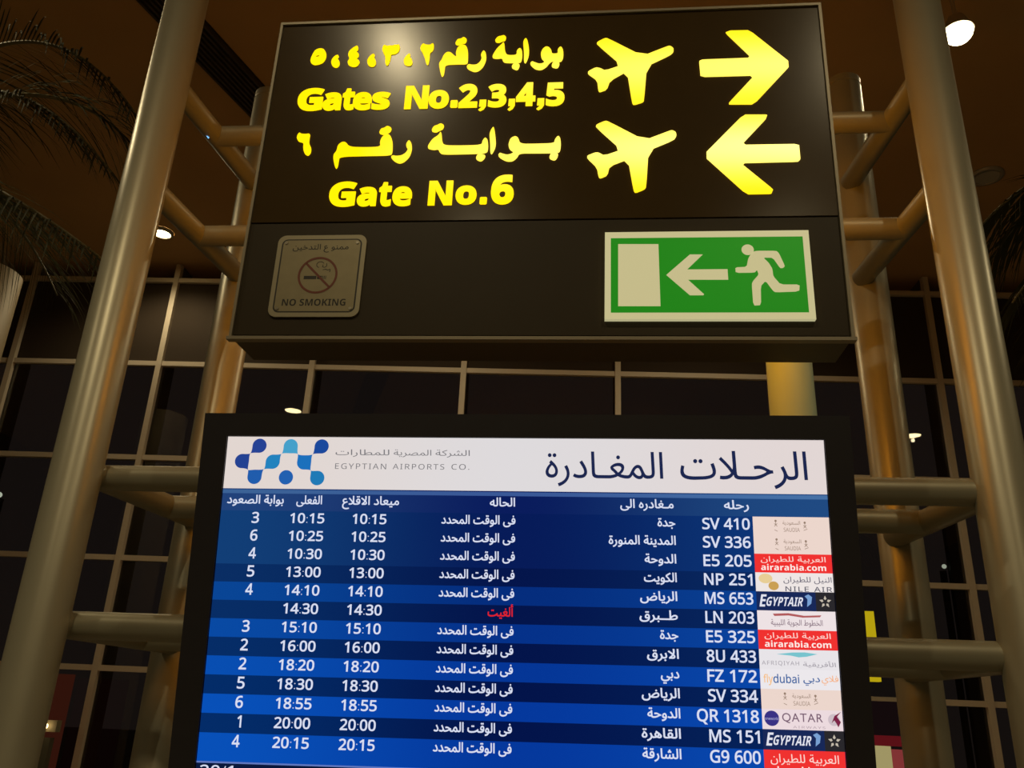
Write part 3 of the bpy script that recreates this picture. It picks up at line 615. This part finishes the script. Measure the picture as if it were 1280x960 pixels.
def tile(kind, zt, zb):
    """airline logo tile: one flat picture of several colours"""
    m = MB(); Yt, Yp, Yq = 0.0004, 0.0000, -0.0003; h = zt - zb; w = TX1 - TX0; mats = []
    def use(c, s=1.0):
        g_ = glow(c, s)
        if g_ not in mats: mats.append(g_)
        m.k = mats.index(g_)
    X = lambda u: TX0 + u*w
    Z = lambda v: zb + v*h
    base = {'s': (236, 214, 204), 'a': (240, 50, 48), 'n': (238, 230, 228), 'e': (24, 40, 88), 'l': (238, 226, 228), 'f': (232, 228, 232), 'd': (236, 232, 236), 'q': (236, 218, 222)}[kind]
    use(base); m.rect(TX0, zb, TX1, zt, Yt)
    if kind == 's':
        use((150, 126, 110)); fit(m, 'السعودية', X(.39), Z(.52), X(.62), Z(.80), Yp); fit(m, sans('SAUDIA'), X(.40), Z(.20), X(.61), Z(.42), Yp)
        for u, v in ((.30, .68), (.68, .60)):
            m.line(X(u), Z(v-.12), X(u), Z(v+.14), .0012, Yp); m.disc(X(u), Z(v+.10), .0026, Yp, n=10)
            m.line(X(u-.02), Z(v-.20), X(u+.02), Z(v-.04), .0012, Yp); m.line(X(u+.02), Z(v-.20), X(u-.02), Z(v-.04), .0012, Yp)
        m.line(X(.28), Z(.30), X(.32), Z(.22), .0012, Yp); m.line(X(.66), Z(.28), X(.71), Z(.36), .0012, Yp)
    elif kind == 'a':
        use((255, 214, 206)); fit(m, 'العربية للطيران', X(.08), Z(.50), X(.92), Z(.88), Yp, off=0.004)
        use((255, 236, 230)); fit(m, sans('airarabia.com', True), X(.08), Z(.12), X(.92), Z(.46), Yp, off=0.0)
    elif kind == 'n':
        use((232, 206, 150)); m.disc(X(.13), Z(.68), .0150, Yp, rz=.0105); use((202, 160, 84)); m.disc(X(.23), Z(.30), .0112, Yq, rz=.0095)
        use((96, 92, 110)); fit(m, 'النيل للطيران', X(.36), Z(.42), X(.98), Z(.80), Yp, off=0.004)
        use((90, 90, 104)); fit(m, sans('NILE AIR'), X(.38), Z(.02), X(.98), Z(.28), Yp, off=0.01, spacing=1.2)
    elif kind == 'e':
        use((226, 228, 240)); 
        for wd, ua, ub, va, vb in (('E', .035, .105, .20, .84), ('GYPTAIR', .115, .585, .24, .72)):
            V, F, (a, b, c, d) = glyphs(sans(wd, True), 0.0)
            m.add([(X(ua) + (p[0]-a)/(c-a)*(X(ub)-X(ua)) + .005*(p[1]-b)/(d-b), Yp, Z(va) + (p[1]-b)/(d-b)*(Z(vb)-Z(va))) for p in V], F)
        use((120, 160, 210)); m.poly([(X(.645), Z(.22)), (X(.655), Z(.62)), (X(.62), Z(.78)), (X(.67), Z(.88)), (X(.715), Z(.74)), (X(.70), Z(.40))], Yp)
        use((42, 40, 44)); m.rect(X(.76), zb, TX1, zt, Yp)
        use((196, 186, 170)); cx, cz = X(.88), Z(.50)
        for k in range(5):
            a = math.pi/2 + k*2*math.pi/5; r1, r2 = .0135, .0040
            m.poly([(cx + r1*math.cos(a), cz + r1*math.sin(a)), (cx + .0075*math.cos(a+.42), cz + .0075*math.sin(a+.42)), (cx + r2*math.cos(a), cz + r2*math.sin(a)), (cx + .0075*math.cos(a-.42), cz + .0075*math.sin(a-.42))], Yq)
    elif kind == 'l':
        use((178, 90, 92)); m.poly([(X(.20), Z(.84)), (X(.40), Z(.88)), (X(.60), Z(.76)), (X(.82), Z(.80)), (X(.80), Z(.70)), (X(.58), Z(.66)), (X(.40), Z(.76)), (X(.22), Z(.72))], Yp)
        use((140, 118, 132)); fit(m, 'الخطوط الجوية الليبية', X(.17), Z(.16), X(.83), Z(.56), Yp, off=0.01)
    elif kind == 'f':
        use((120, 196, 206)); m.poly([(X(.22), Z(.76)), (X(.42), Z(.86)), (X(.58), Z(.88)), (X(.74), Z(.80)), (X(.60), Z(.66)), (X(.50), Z(.62)), (X(.40), Z(.70))], Yp)
        use((158, 152, 162)); fit(m, 'الأفريقية', X(.55), Z(.10), X(.96), Z(.46), Yp, off=0.004); fit(m, sans('AFRIQIYAH'), X(.03), Z(.16), X(.50), Z(.42), Yp, spacing=1.2)
    elif kind == 'd':
        use((248, 186, 112)); fit(m, sans('fly'), X(.04), Z(.18), X(.16), Z(.74), Yp, off=0.006)
        use((48, 96, 160)); fit(m, sans('dubai'), X(.165), Z(.30), X(.49), Z(.76), Yp, off=0.012); fit(m, 'دبي', X(.54), Z(.20), X(.75), Z(.62), Yp, off=0.012)
        use((246, 178, 130)); fit(m, 'فلاي', X(.77), Z(.24), X(.98), Z(.74), Yp, off=0.008)
    elif kind == 'q':
        use((58, 50, 132)); m.disc(X(.12), Z(.54), .0155, Yp, rz=.0155); use((170, 168, 214)); fit(m, sans('oneworld'), X(.035), Z(.46), X(.205), Z(.60), Yq, off=0.01)
        use((120, 92, 112)); fit(m, 'QATAR', X(.25), Z(.32), X(.755), Z(.82), Yp, off=0.004, spacing=1.1); use((176, 156, 166)); fit(m, sans('AIRWAYS'), X(.38), Z(.08), X(.78), Z(.20), Yp, spacing=1.3)
        use((206, 190, 198)); m.disc(X(.89), Z(.54), .0120, Yp); use((124, 34, 70)); m.poly([(X(.86), Z(.38)), (X(.90), Z(.74)), (X(.985), Z(.95)), (X(.93), Z(.70)), (X(.975), Z(.44)), (X(.94), Z(.18)), (X(.92), Z(.36)), (X(.895), Z(.52))], Yq)
    return m, mats
stat_me = stat_red = None
for k, (gate, tm, dest, dw, fl, kind) in enumerate(ROWS):
    zt = 0.1866 - 0.0408*k; zb = zt - 0.0408
    if k == 0: zt = 0.1870
    if k == 12: zb = -0.3620
    bc = zt - 0.0280 if k else 0.1866 - 0.0280
    light = k % 2 == 0; q = min(1.0, max(0.0, (k - 1) / 8.0))
    mixc = lambda a, b: tuple(a[i]*(1-q) + b[i]*q for i in range(3))
    if k < 3: L_, C_, R_ = (18, 62, 118), (7, 27, 88), (14, 56, 122)
    elif light: L_, C_, R_ = mixc((10, 62, 128), (8, 80, 184)), mixc((5, 38, 106), (5, 56, 156)), mixc((12, 62, 134), (10, 74, 176))
    else: L_, C_, R_ = mixc((12, 46, 98), (4, 44, 104)), mixc((5, 22, 76), (3, 20, 74)), mixc((12, 46, 102), (6, 36, 92))
    row = MB().rect(XL + 0.001, zb, XR - 0.001, zt, 0.0008).build('table_row', band_mat('row_blue_%d' % k, L_, C_, R_), dis)
    TS = 0.0338
    if gate: setl(MB(), sans(gate), -0.6145 + 0.0088, bc, TS, Y, width=0.0175 if gate != '1' else 0.0095, off=0.020).build('gate_number', TW, row)
    fit(MB(), sans(tm), -0.5315, bc, -0.4500, bc + 0.0238, Y, off=0.020).build('actual_time', TW, row)
    fit(MB(), sans(tm), -0.3835, bc, -0.3035, bc + 0.0238, Y, off=0.020).build('scheduled_time', TW, row)
    if kind == 'l':
        setl(MB(), 'ألغيت', -0.0056, bc + 0.004, 0.0275, Y, width=0.0575, off=0.018).build('status', RED, row)
    else:
        if stat_me is None:
            stat_me = setl(MB(), 'فى الوقت المحدد', -0.0040, 0, 0.0275, Y, width=0.1715, off=0.020).mesh('status', TW)
        so = bpy.data.objects.new('status', stat_me); COL.objects.link(so); so.parent = row; so.location = (0, 0, bc + 0.004)
    setl(MB(), dest, 0.3588, bc + 0.004, 0.0275, Y, width=dw, off=0.020).build('destination', TW, row)
    wfl = 0.106 if len(fl) == 6 else 0.131
    setl(MB(), sans(fl), 0.5248, bc - 0.0005, TS, Y, width=wfl, off=0.020).build('flight_number', TW, row)
    mm, mats = tile(kind, zt, zb); mm.build('airline_logo', mats, row)
ft = MB().rect(XL + 0.001, ZB + 0.001, XR - 0.001, -0.3655, 0.0008).build('footer_bar', band_mat('footer_blue', (10, 24, 60), (6, 14, 46), (10, 22, 56)), dis)
MB().rect(XL + 0.001, -0.3655, XR - 0.001, -0.3620, 0.0006).build('divider_line', glow((96, 120, 190)), ft)
setl(MB(), sans('20/1'), -0.690, -0.394, TS, Y, align='L', width=0.075, off=0.008).build('date_lettering', TW, ft)

# ------------------------------------------------------------------ ceiling fittings
def downlight(x, y, r, lit_, label, s=26.0, tint=(255, 226, 160)):
    t = tag(empty('downlight', (x, y, CEIL)), label, 'ceiling light', 'round downlights in the brown ceiling')
    seg = 40; V = []
    for rr, z in ((r*1.35, -0.001), (r*1.35, -0.018), (r*1.02, -0.030), (r*1.0, -0.012)):
        V += [(rr*math.cos(2*math.pi*k/seg), rr*math.sin(2*math.pi*k/seg), z) for k in range(seg)]
    F = [(j*seg+k, j*seg+(k+1) % seg, (j+1)*seg+(k+1) % seg, (j+1)*seg+k) for j in range(3) for k in range(seg)]
    MB().add(V, F, None, True).build('rim', M_RIM, t)
    ML = glow(tint, s) if lit_ else pbr('unlit_lens', (0.5, 0.48, 0.42), rough=0.4)
    MB().add([(r*0.99*math.cos(2*math.pi*k/seg), r*0.99*math.sin(2*math.pi*k/seg), -0.020) for k in range(seg)], [tuple(range(seg))[::-1]]).build('lens', ML, t)
    return t
LBL = ['brightest round downlight, beside the right front post', 'small warm downlight glowing beside the left front post']
for i, (dx, dy, e, r) in enumerate(DOWN[1:]):
    downlight(dx, dy, r, True, ['small warm downlight glowing beside the left front post', 'round downlight high on the right, mirrored in the dark glass right of the display',
        'round downlight high on the left, mirrored in the dark glass just above the display', 'large round downlight whose glare falls on the top of the gate sign'][i] if i < 4
        else 'left of the pair of unseen downlights added behind the gate sign' if i == 8 else 'right of the pair of unseen downlights added behind the gate sign' if i == 9
        else ['near ceiling downlight ahead of the right posts', 'near ceiling downlight far out to the left', 'rearmost near ceiling downlight on the left', 'rearmost near ceiling downlight on the right'][i - 4])
# bright floodlight hanging below the ceiling on a short stem
fl_ = tag(empty('pendant_floodlight', (DOWN[0][0], DOWN[0][1], CEIL)), 'very bright round lamp hanging beside the right front post near the top', 'ceiling light')
MB().tube((0, 0, -0.001), (0, 0, -0.56), 0.012, 12).build('stem', M_RIM, fl_)
MB().tube((0, 0, -0.56), (0, 0, -0.66), 0.045, 32, 0.086).build('housing', M_RIM, fl_)
dm = MB(); seg = 36; V = []
for j in range(8):
    a = math.pi/2*j/8; V += [(0.080*math.cos(a)*math.cos(2*math.pi*k/seg), 0.080*math.cos(a)*math.sin(2*math.pi*k/seg), -0.66 - 0.075*math.sin(a)) for k in range(seg)]
V.append((0, 0, -0.735))
F = [(j*seg+k, j*seg+(k+1) % seg, (j+1)*seg+(k+1) % seg, (j+1)*seg+k) for j in range(7) for k in range(seg)] + [(7*seg+k, 7*seg+(k+1) % seg, 8*seg) for k in range(seg)]
dm.add(V, F, None, True).build('diffuser', glow((255, 240, 190), 14.0), fl_)
downlight(3.325, 6.423, 0.10, False, 'unlit pale round downlight right of the right front post')

gr = tag(empty('ceiling_grille', (-2.72, 5.0, CEIL), (0, 0, math.radians(-15.5))), 'long dark slatted air grille in the brown ceiling', 'vent')
MB().box((-0.155, -2.0, -0.012), (0.155, 1.3, -0.001)).build('backing', M_DARK, gr)
for k in range(8):
    MB().box((-0.150 + k*0.040, -1.98, -0.045), (-0.132 + k*0.040, 1.28, -0.0125)).build('slat', pbr('slat_brown', (0.055, 0.042, 0.026), rough=0.5), gr)

# round hall column by the glazing
m = MB().tube((0, 0, 0), (0, 0, 4.98), 0.27, 48, crown=0.02)
tag(m.build('round_column', pbr('column_paint', (0.33, 0.25, 0.14), rough=0.6, noise=0.08, scale=3), None, (-5.13, 6.0, 0.001)), 'thick tan round column at the far left in front of the glazing', 'column')

# ------------------------------------------------------------------ palms
def palm(name, base, crown_z, label, fronds, seed):
    rnd = random.Random(seed)
    t = tag(empty(name, (base[0], base[1], 0)), label, 'palm tree', 'tall indoor palms')
    pts = [(0.03*math.sin(i*0.9), 0.03*math.cos(i*0.7), 0.35 + (crown_z - 0.37)*i/14) for i in range(15)]
    MB().sweep(pts, [0.13 - 0.003*i + (0.012 if i % 2 else 0) for i in range(15)], 16).build('trunk', M_BARK, t)
    MB().tube((0, 0, 0.001), (0, 0, 0.40), 0.30, 32, 0.36).build('planter', pbr('planter_clay', (0.20, 0.15, 0.10), rough=0.7, noise=0.1), t)
    for (P1, P2, ll) in fronds:
        P0 = Vector((0, 0, crown_z)); P1 = Vector(P1) - Vector((base[0], base[1], 0)); P2 = Vector(P2) - Vector((base[0], base[1], 0))
        N = 26
        def bz(u): return P0*(1-u)**2 + P1*2*u*(1-u) + P2*u*u
        path = [bz(i/N) for i in range(N+1)]
        m = MB(); m.sweep(path, [0.018*(1-0.85*i/N) + 0.002 for i in range(N+1)], 6, 1)
        nl = 52
        for j in range(nl):
            u = 0.16 + 0.84*j/nl; p = bz(u); tg = (bz(min(1, u+.02)) - bz(u-.02)).normalized()
            side = tg.cross(Vector((0, 0, 1))).normalized()
            L = 1.45*ll*(0.55 + 0.9*math.sin(math.pi*min(1, u*0.95+0.03)))*rnd.uniform(.8, 1.15)
            for sgnn in (-1, 1):
                d = (side*sgnn*0.75 + tg*0.75 + Vector((0, 0, rnd.uniform(-.15, .25)))).normalized()
                droop = rnd.uniform(0.5, 1.3)
                q = [p]; v = d.copy()
                for s_ in range(4):
                    v = (v + Vector((0, 0, -0.24*droop))).normalized(); q.append(q[-1] + v*L/4)
                wd = [0.004, 0.0075, 0.0065, 0.004, 0.0006]; V = []
                nrm = d.cross(tg).normalized()
                for c_, w_ in zip(q, wd):
                    sd = (tg*0.6 + nrm*0.4).normalized(); V += [c_ - sd*w_, c_ + sd*w_]
                m.add(V, [(2*a, 2*a+1, 2*a+3, 2*a+2) for a in range(4)], 0, True)
        m.build('frond', [M_LEAF, M_RACHIS], t)
    return t
def ring_fronds(base, z, r, n, a0, a1, seed, ll=0.34):
    rnd = random.Random(seed); out = []
    for k in range(n):
        a = math.radians(a0 + (a1-a0)*k/max(1, n-1)); e = rnd.uniform(.25, .75); rr = r*rnd.uniform(.85, 1.1)
        out.append(((base[0] + .55*rr*math.cos(a), base[1] + .55*rr*math.sin(a), z + e), (base[0] + rr*math.cos(a), base[1] + rr*math.sin(a), z + e - .75*rnd.uniform(.7, 1.2)), ll))
    return out
B1 = (-4.05, 3.6)
f1 = [((-3.35, 3.5, 5.15), (-2.48, 3.5, 4.16), .22), ((-3.25, 3.5, 4.25), (-2.38, 3.45, 3.62), .30), ((-3.4, 3.6, 5.75), (-2.50, 3.6, 4.62), .30),
      ((-3.3, 3.2, 4.75), (-2.85, 3.0, 3.9), .26), ((-3.3, 3.9, 5.45), (-2.75, 4.2, 4.72), .28)]
palm('potted_palm', B1, 4.45, 'palm at the left edge with long drooping fronds beside the left front post', f1 + ring_fronds(B1, 4.45, 1.35, 8, 70, 300, 3), 5)
B2 = (3.15, 4.05)
f2 = [((2.55, 4.0, 4.75), (1.96, 4.0, 4.05), .26), ((2.6, 4.0, 4.35), (2.05, 3.95, 3.62), .26), ((2.7, 4.3, 4.9), (2.25, 4.5, 4.15), .26), ((2.55, 3.8, 4.1), (2.12, 3.6, 3.30), .22)]
palm('potted_palm', B2, 4.25, 'palm at the right edge with dark fronds behind the right front post', f2 + ring_fronds(B2, 4.25, 1.15, 8, -120, 110, 8), 9)

# ------------------------------------------------------------------ far things near the glazing
# yellow lit hanging board
yb = tag(empty('yellow_board', (1.87, 6.5, 0.0)), 'small yellow lit board on a stand right behind the display edge', 'sign')
MB().box((-0.13, -0.03, 1.975), (0.135, 0.03, 2.45)).build('lit_panel', glow((205, 180, 20), 0.75), yb)
MB().tube((0, 0.0, 0.02), (0, 0.0, 1.975), 0.03, 16).build('pole', M_TUBE, yb)
MB().tube((0, 0, 0.001), (0, 0, 0.03), 0.22, 24).build('base', M_TUBE, yb)
# cream and red lit column lower right
rc = tag(empty('lit_totem', (2.10, 6.9, 0.0)), 'cream lit totem with a red side panel right of the display', 'advertising totem')
MB().box((-0.13, -0.10, 0.001), (0.02, 0.10, 1.56)).build('cream_panel', glow((186, 174, 118), 0.7), rc)
MB().box((0.021, -0.10, 0.001), (0.13, 0.10, 1.54)).build('red_panel', glow((160, 66, 66), 0.6), rc)
MB().box((-0.13, -0.10, 1.561), (0.13, 0.10, 1.63)).build('red_cap', glow((110, 24, 30), 0.6), rc)
MB().box((-0.13, -0.09, 1.631), (0.13, 0.09, 1.86)).build('dark_top', glow((28, 17, 18), 0.55), rc)
# dark red stall at the lower left with a bare bulb
st = tag(empty('red_stall', (-4.62, 7.35, 0.0)), 'dark red stall panel with a small bright bulb at the lower left', 'stall')
MB().box((-0.24, -0.02, 0.001), (0.235, 0.02, 1.84)).build('red_panel', glow((54, 22, 13), 0.75), st)
MB().box((0.10, -0.10, 1.385), (0.235, -0.03, 1.475)).build('lamp_shelf', pbr('shelf_grey', (0.25, 0.23, 0.15), rough=0.6), st)
MB().box((-0.20, -0.09, 0.001), (0.20, -0.03, 1.34)).build('counter', pbr('counter_green', (0.10, 0.10, 0.07), rough=0.6), st)
bulb = MB(); 
for j in range(6):
    a0, a1 = math.pi*j/6, math.pi*(j+1)/6
    bulb.tube((0.165, -0.14, 1.43 + 0.022*math.cos(a0)), (0.165, -0.14, 1.43 + 0.022*math.cos(a1)), max(.0008, .022*math.sin(a0)), 12, max(.0008, .022*math.sin(a1)), caps=False)
tag(bulb.build('bulb', glow((255, 214, 150), 6.0), st), 'small bright bulb')

# faint reflections in the glass, stood in for by added lamps outside
for (x, y, z, r, s) in ((-10.42, 14.0, 4.99, 0.05, 1.2), (5.583, 14.0, 4.893, 0.04, 0.9), (5.455, 14.0, 4.144, 0.035, 0.8)):
    lab = {-10.42: 'added faint lamp outside for a white reflection at the far left', 5.583: 'upper of two added lamps outside for faint reflections right of the display', 5.455: 'lower of two added lamps outside for faint reflections right of the display'}[x]
    t = tag(empty('glint_lamp', (x, y, 0.0)), lab, 'lamp', 'added lamps for faint reflections in the glazing')
    MB().tube((0, 0, -0.05), (0, 0, z - 0.06), 0.05, 12).build('pole', pbr('glint_pole_dark', (0.02, 0.02, 0.02)), t)
    h = MB()
    for j in range(6):
        a0, a1 = math.pi*j/6, math.pi*(j+1)/6
        h.tube((0, -0.07, z + r*math.cos(a0)), (0, -0.07, z + r*math.cos(a1)), max(.001, r*math.sin(a0)), 12, max(.001, r*math.sin(a1)), caps=False)
    h.build('glint_head', glow((220, 230, 210), s), t)
